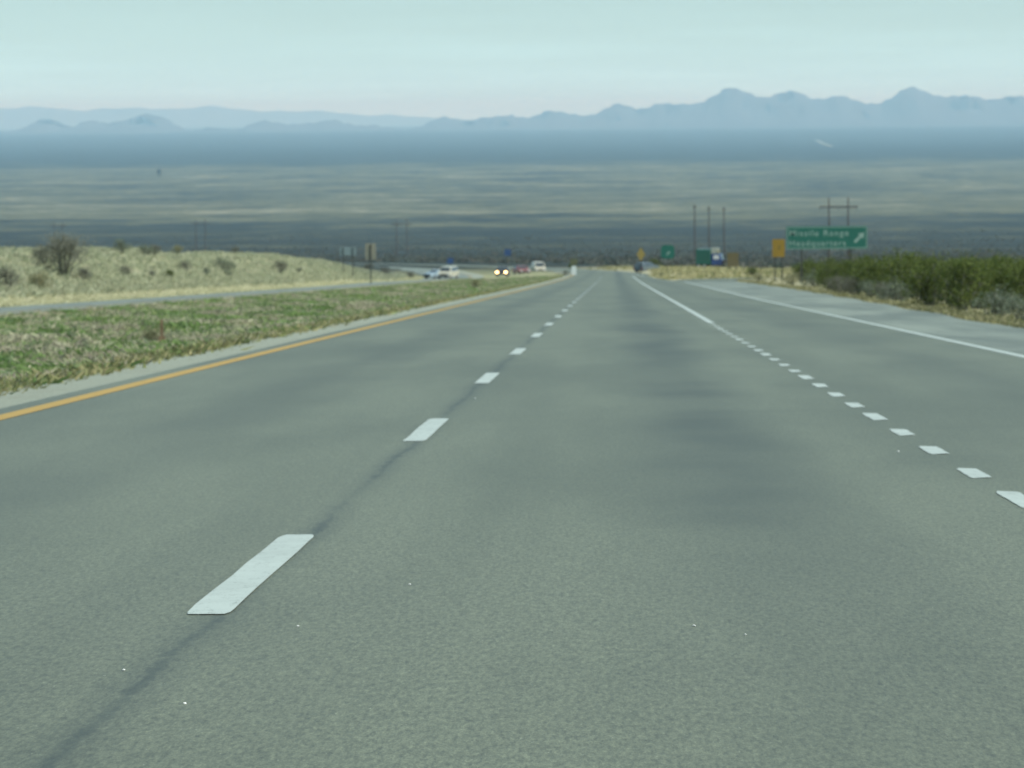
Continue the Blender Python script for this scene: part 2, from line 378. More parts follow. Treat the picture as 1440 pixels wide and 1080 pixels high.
# painted markings, each a part of the road
yl = strip('yellow_line', -60, 760, -5.20, -5.01, .004, 'yellow_paint', road, step=2.5)
def mark(name, y0, y1, xc, w, parent=road, mat='white_paint', skew=0., dz=.004):
    cx = float(C(y0)); L_ = y1-y0; vs = []
    ts = [0, .02, .05, .1]+[.1+.8*k/5 for k in range(1, 5)]+[.9, .95, .98, 1]
    wf = [.86, .95, 1, 1]+[1]*4+[1, .97, .9, .72]
    for t, f in zip(ts, wf):
        y = y0+L_*t
        for sgn in (-1, 1):
            e = skew*(1-2*t)*(t in (0, 1))
            vs.append((xc+sgn*w/2*(f+random.uniform(-.06, .06))+cx, y+(e if sgn > 0 else -e), float(P(y))+dz))
    return MB().add(vs, [(2*k, 2*k+1, 2*k+3, 2*k+2) for k in range(len(ts)-1)]).build(name, mat, parent)
for k in range(-1, 34): 
    y0 = 12.15+12.2*k; mark('lane_dash', y0, y0+3.65, -1.385-.06*math.exp(-max(0, y0-12)/14), .16)
y = 7.3; k = 0
while y < 74:
    L_ = .95 if k % 4 else 1.2
    mark('dotted_line_dash', y, y+L_*random.uniform(.85, 1.1), 2.09, .125, skew=.03); y += 2.5+random.uniform(-.05, .05); k += 1
strip('solid_lane_line', 74.8, 420, lambda y: 2.015+.0008*(y-41), lambda y: 2.165+.0008*(y-41), .004, 'white_paint', road, step=2.5)
strip('edge_line', -60, 298, lambda y: 5.31+max(0, y-130)*.004, lambda y: 5.47+max(0, y-130)*.004, .004, 'white_paint', road, step=2.5)
strip('edge_line', 420, 760, 3.6, 3.75, .004, 'white_paint', road, step=4)
strip('edge_line', 20, 700, -19.6, -19.45, .034, 'yellow_paint', opp, step=4, zf=oppz)

# ------------------------------------------------------------------ mountains
def mountain_mat(name, a, b_):
    m, n, b = new_mat(name)
    f = mrange(n, noise(n, 1.0, 7, .65, sx=(.0006, .0006, .004)), .35, .65)
    lnk(n, mix(n, f, a, b_), b.inputs['Base Color']); b.inputs['Roughness'].default_value = 1; b.inputs['Specular IOR Level'].default_value = 0
    return m
def ridge(name, pts, Yc, depth, mat, seed, rough=1.0):
    r = np.random.default_rng(seed)
    px = np.array([p[0] for p in pts], float); py = np.array([p[1] for p in pts], float)
    n = 420; X = np.linspace(px[0], px[-1], n)
    top = np.interp(X, px, py)
    horizon = 164-(X-862)*.00873          # camera roll
    hz = (horizon-top)/FPX*Yc+CAM_H
    jag = sum(r.normal(0, 1)*np.sin(X/w_+r.uniform(0, 6))*w_**.8 for w_ in (3., 5., 8., 13., 21., 34.))
    base = float(P(Yc-depth*.5))-30
    wx = (X-862)/FPX*Yc
    prof = np.array([0, .09, .2, .38, .6, .84, 1.0, .84, .5, 0]); off = np.array([-1, -.75, -.5, -.34, -.2, -.09, 0, .1, .25, .4])*depth
    vs = []
    for j in range(len(prof)):
        nz = r.normal(0, 1, n); nz = np.convolve(nz, np.ones(9)/9, 'same')*3
        spur = sum(np.sin(X/w_*1.0+r.uniform(0, 6)) for w_ in (4.5, 9., 17.))
        h = base+(hz-base+jag*rough*Yc/FPX*.26)*prof[j]*(1+(.02*spur if 0 < j < 6 else 0))
        vs.append(np.stack([wx*(1+off[j]/Yc*.3)+nz*20, np.full(n, Yc+off[j])+nz*depth*.05*(j not in (0, 9)), h], -1))
    V = np.concatenate(vs); m_ = len(prof)
    i = (np.arange(m_-1)[:, None]*n+np.arange(n-1)[None, :]).reshape(-1)
    o = bpy.data.objects.new(name, np_mesh(name, V, np.stack([i, i+1, i+n+1, i+n], -1), mat, smooth=True)); COL.objects.link(o)
    return tag(o, kind='structure')
MM = mountain_mat('bare_mountain_rock', (.075, .085, .095), (.09, .095, .10))
ridge('mountains', [(-700, 190), (-300, 178), (-80, 189), (0, 184), (40, 176), (72, 168), (100, 178), (130, 173), (160, 170), (180, 166), (215, 168), (240, 172), (275, 182), (320, 181), (360, 179), (400, 171), (420, 168), (450, 174), (500, 172), (540, 180), (600, 177), (640, 168), (672, 161), (705, 165), (750, 163), (780, 161), (820, 157), (835, 158), (860, 154), (900, 150), (925, 144), (960, 148), (990, 141), (1020, 132), (1050, 128), (1080, 132), (1105, 131), (1140, 137), (1175, 136), (1215, 144), (1250, 140), (1270, 133), (1290, 127), (1315, 129), (1345, 134), (1375, 138), (1410, 138), (1440, 143), (1560, 150), (1800, 140), (2100, 150)], 60000, 6000, MM, 3)
ridge('distant_mountains', [(-900, 165), (-300, 150), (0, 153), (75, 151), (120, 154), (180, 153), (240, 153), (295, 150), (340, 153), (400, 157), (470, 158), (560, 163), (640, 167), (700, 172), (900, 180), (1500, 190), (2200, 190)], 100000, 3000, MM, 5, .5)
# pale dirt track far out on the plain
def track(name, pts, w):
    vs = []
    for (x, y) in pts:
        z = float(P(y)); vs += [(x-w, y, z+3.2), (x+w, y, z+3.2)]
    o = MB().add(vs, [(2*i, 2*i+1, 2*i+3, 2*i+2) for i in range(len(pts)-1)]).build(name, M['gravel'])
    return tag(o, kind='structure')
track('dirt_track', [(atx(1147, 33500), 33500), (atx(1156, 30000), 30000), (atx(1170, 26500), 26500)], 16)

# ------------------------------------------------------------------ haze
hb = MB().box(-44000, 44000, -400, 106000, -330, 430).build('haze', M['pebble']); hb.data.materials.clear()
hm = bpy.data.materials.new('hazy_air'); hm.use_nodes = True; hm.node_tree.nodes.clear()
pv = hm.node_tree.nodes.new('ShaderNodeVolumePrincipled'); ho = hm.node_tree.nodes.new('ShaderNodeOutputMaterial')
pv.inputs['Color'].default_value = (.44, .77, 1.0, 1); pv.inputs['Absorption Color'].default_value = (1, 1, 1, 1); pv.inputs['Density'].default_value = 2.6e-5; pv.inputs['Anisotropy'].default_value = 0.0
hm.node_tree.links.new(pv.outputs[0], ho.inputs['Volume']); hb.data.materials.append(hm)
tag(hb, kind='stuff')

# ------------------------------------------------------------------ plants
def tufts(cx, cy, cz, n, rad, hgt, wid, pal, lean=.5, r=rng):
    """n blades per clump -> V, F, colours; arrays cx.. per clump"""
    N = len(cx); t = N*n
    X = np.repeat(cx, n); Y = np.repeat(cy, n); Z = np.repeat(cz, n)
    rr = np.repeat(rad, n)*np.sqrt(r.random(t)); th = r.random(t)*2*np.pi
    bx, by = X+rr*np.cos(th), Y+rr*np.sin(th)
    h = np.repeat(hgt, n)*r.uniform(.45, 1.1, t); w = wid*r.uniform(.6, 1.4, t)*np.repeat(np.sqrt(hgt/np.mean(hgt)), n)
    ph = r.random(t)*2*np.pi; la = r.normal(0, lean, (2, t))*h
    dx, dy = np.cos(ph)*w*.5, np.sin(ph)*w*.5
    a = np.stack([bx-dx, by-dy, Z-.03], -1); b = np.stack([bx+dx, by+dy, Z-.03], -1)
    m_ = np.stack([bx+la[0]*.5+dx*1.5, by+la[1]*.5+dy*1.5, Z+h*.6], -1); c_ = np.stack([bx+la[0], by+la[1], Z+h], -1)
    V = np.stack([a, b, m_, c_], 1).reshape(-1, 3); F = np.arange(t*4).reshape(-1, 4)
    pal = np.array(pal); pc = np.repeat(pal[r.integers(0, len(pal), N)], n, 0)*r.uniform(.75, 1.25, (t, 1))
    return V, F, np.repeat(pc, 4, 0)
def stuff(name, label, VFC, mat='straw'):
    V, F, Cc = VFC
    o = bpy.data.objects.new(name, np_mesh(name, V, F, M[mat], smooth=False, colors=Cc)); COL.objects.link(o)
    return tag(o, label, 'grass' if 'grass' in name else 'weeds' if 'weed' in name else 'scrub', None, 'stuff')
def sampleY(n, a, b, p=1.0):     # density falls off with distance
    u = rng.random(n); return a*(b/a)**u if p == 1 else a+(b-a)*u
def patchy(X, Y, k, a): return (wob(X, Y, k, a)+3)/6
# median
N = 42000; Y = sampleY(N, 26, 470); X = rng.uniform(-17.5, -6.35, N)
pt = patchy(X, Y*.5, .75, 0)+.10*rng.normal(size=N)
gsel = pt > .51; 
GREEN = [(.18, .28, .08), (.20, .29, .095), (.13, .21, .06), (.27, .32, .13), (.17, .24, .11)]
TAN = [(.42, .40, .27), (.36, .33, .22), (.46, .44, .29), (.34, .30, .22), (.28, .26, .18)]
def med(sel, n, pal, hmin, hmax, wid, lean):
    x, y = X[sel], Y[sel]; k = len(x); z = land(x+C(y), y)
    return tufts(x+C(y), y, z, n, rng.uniform(.1, .3, k), rng.uniform(hmin, hmax, k), wid, pal, lean)
stuff('median_weeds', 'patchy low green weeds covering the grassy median left of the yellow line', med(gsel, 9, GREEN, .05, .16, .03, 1.1), 'leaf')
stuff('median_dry_grass', 'tan and brownish dead grass between the green weeds of the median', med(~gsel, 8, TAN, .05, .17, .016, .9))
# fringe of dry grass along the gravel shoulder
N = 5000; Y = sampleY(N, 26, 460); X = np.minimum(-6.45+rng.normal(0, .14, N), -6.1)
k = np.ones(N, bool); stuff('shoulder_grass', 'yellowish grass fringe along the pale gravel shoulder', med(k, 8, [(.25, .25, .11), (.30, .27, .13), (.17, .19, .07)], .06, .16, .03, .8))
# bank beyond the opposite road: a pale straw strip at its foot, greyer grass above
N = 12000; Y = sampleY(N, 90, 560); X = -26.8-np.abs(rng.normal(0, 1, N))*1.9
GOLD = [(.54, .52, .32), (.49, .48, .29), (.57, .56, .36), (.47, .46, .28)]
stuff('roadside_straw_grass', 'pale straw grass strip along the far edge of the opposite road', med(np.ones(N, bool), 7, GOLD, .08, .26, .03, .8))
N = 38000; Y = sampleY(N, 90, 640); X = -30.0-np.abs(rng.normal(0, 1, N))**1.3*9
GREY = [(.40, .42, .27), (.36, .38, .24), (.31, .34, .21), (.45, .45, .30), (.27, .30, .19), (.37, .37, .25)]
stuff('hill_dry_grass', 'greyish golden dry grass on the low bank beyond the opposite road', med(np.ones(N, bool), 7, GREY, .10, .36, .035, .7))
# right verge and floor of the thicket
N = 12000; Y = sampleY(N, 40, 420); e = np.abs(rng.normal(0, 1, N)); X = rampR(Y)+.2+np.where(rng.random(N) < .6, e*.35, e*6); ok = ramp_dist(X, Y) > 3; X, Y = X[ok], Y[ok]; N = len(X)
stuff('verge_dry_grass', 'straw coloured grass along the edge of the right shoulder', med(np.ones(N, bool), 8, [(.27, .26, .13), (.22, .21, .10), (.16, .17, .07), (.32, .30, .17)], .05, .16, .035, .7))
# gore between road and ramp, and ground round the ramp
N = 9000; Y = sampleY(N, 350, 640); X = rng.uniform(4.8, 62, N); ok = (X > np.array([mainR(q) for q in Y])+.3) & (ramp_dist(X, Y) > 3); X, Y = X[ok], Y[ok]
stuff('gore_dry_grass', 'pale yellow grass round the exit ramp ahead', med(np.ones(len(X), bool), 8, [(.40, .36, .19), (.46, .42, .24), (.30, .29, .13), (.22, .23, .10)], .15, .5, .07, .6))
# scrub on the long slope below
N = 16000; Y = sampleY(N, 520, 4200); X = rng.uniform(-.24, .24, N)*Y
ok = ~(((X-C(Y)) > -34) & ((X-C(Y)) < 12+.02*Y) & (Y < 1450)); ok &= ~((X < -27) & (Y < 640)); X, Y = X[ok], Y[ok]
z = land(X, Y); k = len(X)
stuff('desert_scrub', 'dark creosote scrub dotting the long slope down to the plain', tufts(X, Y, z, 9, rng.uniform(.5, 1.1, k), rng.uniform(.5, 1.1, k), .5, [(.11, .125, .10), (.125, .14, .105), (.12, .12, .10), (.15, .15, .12)], .5), 'leaf')

def shrub_meshes(seed, w, h, nst, nleaf, lsize, pal, twigpal=None, dens_low=.0, twiggy=0):
    r = np.random.default_rng(seed); rnd = random.Random(seed)
    mb = MB(); tips = []
    for i in range(nst):
        a = rnd.uniform(0, 6.283); q_ = rnd.random()**.6; spread = q_*w*.5; hh = h*math.sqrt(max(.05, 1-q_*q_*.93))*rnd.uniform(.75, 1.05)
        b0 = Vector((math.cos(a)*w*.08*rnd.random(), math.sin(a)*w*.08*rnd.random(), -.06))
        m1 = Vector((math.cos(a)*spread*.45+rnd.uniform(-.06, .06), math.sin(a)*spread*.5+rnd.uniform(-.06, .06), hh*.55))
        e1 = Vector((math.cos(a)*spread, math.sin(a)*spread, hh*.93))
        mb.tube([b0, m1, e1], [.022*h, .014*h, .005*h], 4); tips += [b0.lerp(m1, .6)]+[m1.lerp(e1, t) for t in (0, .3, .6, .85, 1)]
        for q in range(4 if twiggy else 2):
            p = m1.lerp(e1, rnd.uniform(0, .8)); d = Vector((rnd.uniform(-1, 1), rnd.uniform(-1, 1), rnd.uniform(.2, 1)))*w*.2
            mb.tube([p, p+d*.55+Vector((0, 0, .02)), p+d], [.009*h, .006*h, .003*h], 3); tips += [p+d*.6, p+d]
            for q2 in range(twiggy):
                p2 = p+d*rnd.uniform(.3, 1); d2 = Vector((rnd.uniform(-1, 1), rnd.uniform(-1, 1), rnd.uniform(-.1, 1)))*w*.12
                mb.tube([p2, p2+d2], [.006*h, .002*h], 3); tips.append(p2+d2)
    st = mb
    tips = np.array([tuple(t) for t in tips]); 
    ti = r.integers(0, len(tips), nleaf); p = tips[ti]+r.normal(0, 1, (nleaf, 3))*np.array([w*.085, w*.085, h*.08])
    p[:, 2] = np.clip(p[:, 2], .03, h*1.03)
    clump = np.array(pal)[(ti*7919 % len(pal))]*r.uniform(.7, 1.3, (nleaf, 1))
    n1 = r.normal(size=(nleaf, 3)); n1 /= np.linalg.norm(n1, axis=1)[:, None]
    n2 = np.cross(n1, r.normal(size=(nleaf, 3))); n2 /= np.linalg.norm(n2, axis=1)[:, None]
    L = lsize*r.uniform(.6, 1.5, (nleaf, 1)); Wd = L*.42
    V = np.stack([p-n1*L*.5, p+n2*Wd*.5, p+n1*L*.5, p-n2*Wd*.5], 1).reshape(-1, 3)
    F = np.arange(nleaf*4).reshape(-1, 4)
    return st, (V, F, np.repeat(clump, 4, 0))
OLIVE = [(.088, .122, .026), (.105, .14, .032), (.066, .095, .022), (.12, .145, .038), (.08, .095, .03)]
SAGE = [(.20, .23, .17), (.16, .20, .13), (.24, .26, .19), (.13, .16, .10)]
DUSK = [(.15, .15, .12), (.18, .175, .14), (.12, .13, .09), (.16, .17, .115)]
STRAWY = [(.33, .31, .17), (.27, .27, .15), (.22, .23, .12)]
KINDS = {}
def kind(key, variants, **kw):
    KINDS[key] = []
    for v in range(variants):
        st, (V, F, Cc) = shrub_meshes(sum(map(ord, key)) % 7 + v*31 + len(key)*101, **kw)
        so_ = st.build('stems', M['bark']); sme = so_.data; bpy.data.objects.remove(so_)
        KINDS[key].append((sme, np_mesh('foliage', V, F, M['leaf'], smooth=False, colors=Cc)))
kind('olive', 4, w=1.9, h=1.5, nst=17, nleaf=3000, lsize=.085, pal=OLIVE)
kind('sage', 3, w=1.2, h=.8, nst=14, nleaf=1500, lsize=.06, pal=SAGE)
kind('dusk', 3, w=1.5, h=1.1, nst=16, nleaf=1400, lsize=.06, pal=DUSK, twiggy=2)
kind('bare', 2, w=4.0, h=2.4, nst=26, nleaf=2200, lsize=.07, pal=[(.26, .26, .19), (.29, .28, .21), (.24, .25, .18)], twiggy=6)
kind('strawy', 2, w=1.1, h=.7, nst=12, nleaf=1300, lsize=.06, pal=STRAWY)
NAME = dict(olive='creosote_shrub', sage='sage_shrub', dusk='twiggy_shrub', bare='bare_shrub', strawy='dry_shrub')
cnt = 0
def shrub(key, x, y, s, label, group=None, sz=1.0, sink=0.):
    global cnt; cnt += 1
    v = KINDS[key][cnt % len(KINDS[key])]
    e = empty(NAME[key], (x, y, H(x, y)-sink), random.uniform(0, 6.28), label, 'shrub', group, (s, s, s*sz))
    for nm, me in (('stems', v[0]), ('foliage', v[1])):
        o = bpy.data.objects.new(nm, me); COL.objects.link(o); o.parent = e
    return e
# thicket on the right: (photo column, distance, kind, scale, label)
G_R = 'shrubs of the roadside thicket on the right'
front = [
 (1436, 78, 'sage', .85, 'pale grey-green shrub at the right picture edge, front of the thicket'),
 (1398, 84, 'sage', 1.0, 'pale grey-green shrub in the thicket front, second from the right picture edge'),
 (1350, 92, 'olive', .95, 'big olive green shrub at the thicket front, left of the two pale shrubs'),
 (1308, 98, 'olive', 1.0, 'olive green shrub at the thicket front with brownish twigs, right of the bluish sage'),
 (1262, 107, 'sage', 1.15, 'low bluish sage shrub at the thicket edge beside the shoulder'),
 (1240, 116, 'dusk', .75, 'dark twiggy shrub at the thicket edge right of the pale grey one'),
 (1222, 124, 'sage', 1.0, 'pale grey shrub in the thicket edge below the right end of the green sign'),
 (1198, 134, 'dusk', .85, 'dark purplish bare shrub at the thicket edge under the green sign'),
 (1178, 146, 'dusk', .9, 'dark bare shrub leftmost at the front edge of the thicket'),
]
for px, Yd, key, s_, lab in front:
    for _ in range(6): Yd = FPX*(float(shR(Yd))+.85+.25*s_)/(px-862)
    shrub(key, atx(px, Yd), Yd, s_, lab, G_R)
back_lab = 'olive green creosote shrub in the mass of the thicket behind its front edge'
spots = [(atx(a_, b_), b_) for a_, b_ in ((1172, 190), (1190, 178), (1206, 172), (1222, 160), (1240, 150), (1256, 142), (1275, 134), (1294, 126), (1212, 205), (1236, 190), (1262, 172), (1330, 116), (1372, 106), (1410, 100))]
tries = 0
while len(spots) < 62 and tries < 9000:
    tries += 1
    Yd = 80*(330/80)**random.random(); px = random.uniform(1115, 1520); x = atx(px, Yd)
    if x < float(rampR(Yd))+2.2 or x > 62: continue
    if Yd > 215 and px < 1190 and x < 15.5: continue
    if any(math.hypot(x-a, (Yd-b)*.5) < 1.15 for a, b in spots): continue
    spots.append((x, Yd))
for x, Yd in spots:
    shrub('olive', x, Yd, random.uniform(.85, 1.15)*(1.15 if Yd > 125 else 1), back_lab, G_R)
shrub('olive', atx(1126, 275), 275, .98, 'olive shrub directly behind the left post of the green sign')
shrub('olive', atx(1152, 268), 268, .95, 'yellow-green shrub below the middle of the green sign')
shrub('sage', atx(1146, 226), 226, 1.5, 'pale grey shrub on the grass below the middle of the green sign')
shrub('strawy', atx(1114, 250), 250, 1.3, 'straw yellow shrub beside the left post of the green sign')
# shrubs on the left bank: px, distance
def onbank(px, py):            # distance at which the bank shows at this row of the photograph
    for Y in np.arange(130, 600, 2.):
        x = atx(px, Y)
        if x < -27.5 and 164-(px-862)*.00873+(CAM_H-H(x, Y))/Y*FPX <= py: return Y
    return None
left = [
 (86, 390, 'bare', 1.08, 'large bare grey-brown shrub standing tall on the left bank'),
 (8, 408, 'dusk', 1.15, 'dark rounded shrub at the left picture edge beyond the opposite road'),
 (52, 410, 'strawy', 1.5, 'straw coloured shrub at the foot of the large bare shrub'),
 (116, 398, 'dusk', .95, 'low dark shrub at the right foot of the large bare shrub'),
 (60, 372, 'dusk', 1.3, 'grey twiggy shrub behind the left half of the large bare shrub'),
 (168, 357, 'sage', 1.35, 'rounded pale shrub on the skyline of the left bank, first right of the bare shrub'),
 (204, 360, 'sage', 1.2, 'grey-green shrub on the skyline of the left bank, second right of the bare shrub'),
 (214, 361, 'dusk', .9, 'small dark shrub touching the second skyline shrub of the left bank'),
 (248, 359, 'strawy', 1.3, 'straw tuft on the skyline in the middle of the left bank'),
 (314, 356, 'sage', 1.6, 'pale domed shrub on the skyline near the right end of the left bank'),
 (330, 358, 'dusk', .8, 'small dark shrub just right of the pale domed skyline shrub'),
 (172, 389, 'dusk', .7, 'small green-grey shrub on the slope below the first skyline shrub'),
 (236, 392, 'olive', .45, 'small dark green shrub halfway down the left bank'),
 (259, 383, 'dusk', .85, 'flat dark shrub right of the small dark green one on the left bank'),
 (288, 389, 'sage', .8, 'low grey shrub on the middle slope of the left bank'),
 (318, 390, 'sage', .7, 'low grey shrub on the slope, right of its twin on the left bank'),
 (392, 385, 'dusk', 1.3, 'grey shrub alone near the right end of the left bank'),
 (420, 384, 'dusk', .55, 'tiny dark shrub right of the lone grey shrub on the bank'),
 (212, 391, 'dusk', .45, 'tiny dark shrub left of the small dark green one on the bank'),
]
for px, py, key, s_, lab in left:
    Yd = onbank(px, py) or 300
    shrub(key, atx(px, Yd), Yd, s_, lab, 'shrubs on the left bank')
shrub('dusk', atx(518, 520), 520, 1.3, 'dark shrub behind the tall tan board on posts')
shrub('dusk', atx(540, 530), 530, 1.2, 'dark shrub right of the tan board on posts')
shrub('dusk', atx(577, 540), 540, 1.2, 'dark green shrub left of the cream white van')
shrub('dusk', atx(796, 452), 452, .75, 'low dark shrub left of the white median marker')
shrub('strawy', atx(668, 250), 250, 1.1, 'pale dry tuft at the far end of the median')
shrub('strawy', atx(212, 64), 64, .55, 'pale dry tuft around the rusty post in the median')
shrub('strawy', atx(930, 372), 372, 1.0, 'bright yellow tuft in the gore right of the grey car')
shrub('olive', atx(1058, 380), 380, .8, 'small green shrub on the verge left of the yellow sign')
shrub('strawy', atx(1066, 300), 300, 1.1, 'dry yellow shrub on the verge below the yellow sign')
shrub('olive', atx(921, 600), 600, 1.2, 'green shrub behind the grey car')
shrub('olive', atx(806, 640), 640, .9, 'dark olive shrub far behind the white median marker')

# ------------------------------------------------------------------ signs
def post(e, x, z1, r=.05, z0=-.4, y=.05, mat='post', name='post'):
    return MB().box(x-r, x+r, y-r, y+r, z0, z1).build(name, M[mat], e)
def panel(e, w, z0, z1, mat, x0=0., y=-.02, t=.03, rad=.06, name='panel', back=None):
    poly = []; x1 = w/2
    for (cx, cz, a0) in ((x1-rad, z0+rad, -90), (x1-rad, z1-rad, 0), (-x1+rad, z1-rad, 90), (-x1+rad, z0+rad, 180)):
        for q in (0, 30, 60, 90): poly.append((x0+cx+rad*math.cos(math.radians(a0+q)), cz+rad*math.sin(math.radians(a0+q))))
    return MB().prism(poly, y-t/2, y+t/2).build(name, M[mat], e)
def sheet(e, poly, y, mat, name):
    return MB().prism(poly, y-.004, y).build(name, M[mat], e)
def text(e, s_, x, z, size, y, mat, parent, width=None):
    cu = bpy.data.curves.new('lettering', 'FONT'); cu.body = s_; cu.size = size; cu.extrude = .004; cu.space_character = 1.2; cu.offset = .004
    o = bpy.data.objects.new('lettering', cu); COL.objects.link(o)
    bpy.context.view_layer.update(); dg = bpy.context.evaluated_depsgraph_get()
    me = bpy.data.meshes.new_from_object(o.evaluated_get(dg)); bpy.data.objects.remove(o)
    xs = [v.co.x for v in me.vertices]; k = (width/(max(xs)-min(xs))) if width else 1; mn = min(xs)
    for v in me.vertices: v.co = (x+(v.co.x-mn)*k, y-v.co.z, z+v.co.y)
    me.materials.clear(); me.materials.append(M[mat])
    t = bpy.data.objects.new('lettering', me); COL.objects.link(t); t.parent = parent; return t
def arrow(parent, cx, cz, L, w, y, mat, ang=45):
    a = math.radians(ang); ca, sa = math.cos(a), math.sin(a)
    pl = [(-L/2, -w/2), (L*.12, -w/2), (L*.12, -w*1.35), (L/2, 0), (L*.12, w*1.35), (L*.12, w/2), (-L/2, w/2)]
    return sheet(parent, [(cx+px*ca-pz*sa, cz+px*sa+pz*ca) for px, pz in pl], y, mat, 'arrow')
# big guide sign
Yd = 258; x = atx(1162, Yd); zg = H(x, Yd); 
e = empty('guide_sign', (x, Yd, zg), 0, 'large green highway guide sign reading Missile Range Headquarters with an arrow', 'road sign')
def zpix(py, px, Y): return CAM_H-(py-(164-(px-862)*.00873))/FPX*Y-H((px-862)/FPX*Y, Y)
z0, z1 = zpix(349.5, 1162, Yd), zpix(317, 1162, Yd); w = 114/FPX*Yd
pn = panel(e, w, z0, z1, 'sign_green', rad=.12)
for nm, (a, b, c1, d1) in dict(border=(-w/2+.05, w/2-.05, z1-.10, z1-.05)).items(): pass
bd = MB()
i_, t_ = .05, .055
bd.box(-w/2+i_, w/2-i_, -.042, -.036, z1-i_-t_, z1-i_).box(-w/2+i_, w/2-i_, -.042, -.036, z0+i_, z0+i_+t_)
bd.box(-w/2+i_, -w/2+i_+t_, -.042, -.036, z0+i_+t_, z1-i_-t_).box(w/2-i_-t_, w/2-i_, -.042, -.036, z0+i_+t_, z1-i_-t_)
bd.build('border', M['sign_letter'], pn)
hgt = z1-z0
text(e, 'Missile Range', -w/2+.26, z0+hgt*.58, .62, -.040, 'sign_letter', pn, w*.725)['kind'] = 'stuff'
text(e, 'Headquarters', -w/2+.26, z0+hgt*.15, .62, -.040, 'sign_letter', pn, w*.69)['kind'] = 'stuff'
arrow(pn, w/2-.60, z0+hgt*.5, 1.0, .20, -.037, 'sign_letter')
post(e, -w*.31, z1-.1, .065, y=.08); post(e, w*.29, z1-.1, .10, y=.12)
# yellow advisory panel behind its left end
Yd = 280; x = atx(1094.5, Yd); e = empty('warning_sign', (x, Yd, H(x, Yd)), 0, 'amber yellow rectangular sign just left of the big green sign', 'road sign')
z0, z1 = zpix(360.5, 1095, Yd), zpix(335.5, 1095, Yd); w = 17.5/FPX*Yd
pn = panel(e, w, z0, z1, 'sign_yellow'); sheet(pn, [(-w*.06, z0+.45*(z1-z0)), (w*.10, z0+.38*(z1-z0)), (w*.14, z0+.62*(z1-z0)), (-w*.02, z0+.66*(z1-z0))], -.037, 'sign_ochre', 'symbol')
post(e, -w*.3, z1-.1, .045); post(e, w*.3, z1-.1, .045)
Yd = 232; x = atx(1144, Yd); e = empty('delineator_post', (x, Yd, H(x, Yd)), 0, 'thin dark steel post on the verge below the green sign', 'post'); post(e, 0, 1.25, .03, y=0); MB().box(-.045, .045, -.045, -.032, 1.0, 1.22).build('reflector', M['post'], e)
# far orange sign
Yd = 470; x = atx(1030.5, Yd); e = empty('construction_sign', (x, Yd, H(x, Yd)), 0, 'dull orange square sign right of the green truck', 'road sign')
z0, z1 = zpix(374, 1030, Yd), zpix(354.5, 1030, Yd); w = 16/FPX*Yd; panel(e, w, z0, z1, 'sign_orange'); post(e, -w*.3, z1-.1, .05); post(e, w*.3, z1-.1, .05)
# round-looking green sign in the gore
Yd = 440; x = atx(939, Yd); e = empty('exit_sign', (x, Yd, H(x, Yd)), 0, 'small green sign on a post in the gore, left of the green truck', 'road sign')
z0, z1 = zpix(363, 939, Yd), zpix(344, 939, Yd); w = 19/FPX*Yd; pn = panel(e, w, z0, z1, 'sign_green', rad=.42); arrow(pn, .05, z0+.40*(z1-z0), .62, .16, -.037, 'sign_letter'); post(e, 0, z1-.2, .05)
# narrow yellow diamond turned partly away
Yd = 460; x = atx(901, Yd); e = empty('diamond_sign', (x, Yd, H(x, Yd)), math.radians(52), 'narrow ochre diamond warning sign above the grey car', 'road sign')
zc = zpix(357, 901, Yd); r_ = .92
MB().prism([(0, zc-r_), (r_, zc), (0, zc+r_), (-r_, zc)], -.035, -.005).build('panel', M['sign_ochre'], e); post(e, 0, zc+.5, .05)
# signs seen from behind across the opposite road
Yd = 335; x = atx(521, Yd); e = empty('board_sign', (x, Yd, H(x, Yd)), 0, 'tall tan board sign seen from behind across the opposite road', 'road sign')
z0, z1 = zpix(365, 521, Yd), zpix(342, 521, Yd); w = 15/FPX*Yd; panel(e, w, z0, z1, 'sign_tan', y=-.02); post(e, 0, z1-.1, .05, y=-.09); 
MB().box(-w*.5+.1, w*.5-.1, -.06, -.036, z0+.3, z0+.38).build('brace', M['sign_tan'], e)
Yd = 420; x = atx(489, Yd); e = empty('guide_sign', (x, Yd, H(x, Yd)), 0, 'pale blue-grey back of a wide sign at the left bank end', 'road sign')
z0, z1 = zpix(359, 489, Yd), zpix(347, 489, Yd); w = 23/FPX*Yd; panel(e, w, z0, z1, 'sign_back'); post(e, -w*.3, z1-.1, .05, y=-.09); post(e, w*.3, z1-.1, .05, y=-.09)
Yd = 545; x = atx(633, Yd); e = empty('blue_sign', (x, Yd, H(x, Yd)), 0, 'small dark blue sign above the cream white van', 'road sign')
z0, z1 = zpix(370.5, 633, Yd), zpix(362.5, 633, Yd); panel(e, .95, z0, z1, 'sign_blue'); post(e, 0, z1-.1, .05)
Yd = 700; x = atx(714, Yd); e = empty('blue_sign', (x, Yd, H(x, Yd)), 0, 'faint blue sign above the oncoming headlights', 'road sign')
z0, z1 = zpix(359, 714, Yd), zpix(350, 714, Yd); panel(e, 1.3, z0, z1, 'sign_blue'); post(e, 0, z1-.1, .05)
# white marker with an olive board on the median nose
Yd = 455; x = atx(807, Yd); e = empty('median_marker', (x, Yd, H(x, Yd)), 0, 'white upright marker under an olive board at the median nose', 'marker')
panel(e, .62, .12, zpix(373.5, 807, Yd), 'sign_white'); zc = zpix(367.5, 807, Yd); panel(e, .95, zc-.38, zc+.38, 'olive', rad=.2, name='board'); post(e, 0, zc+.2, .05)
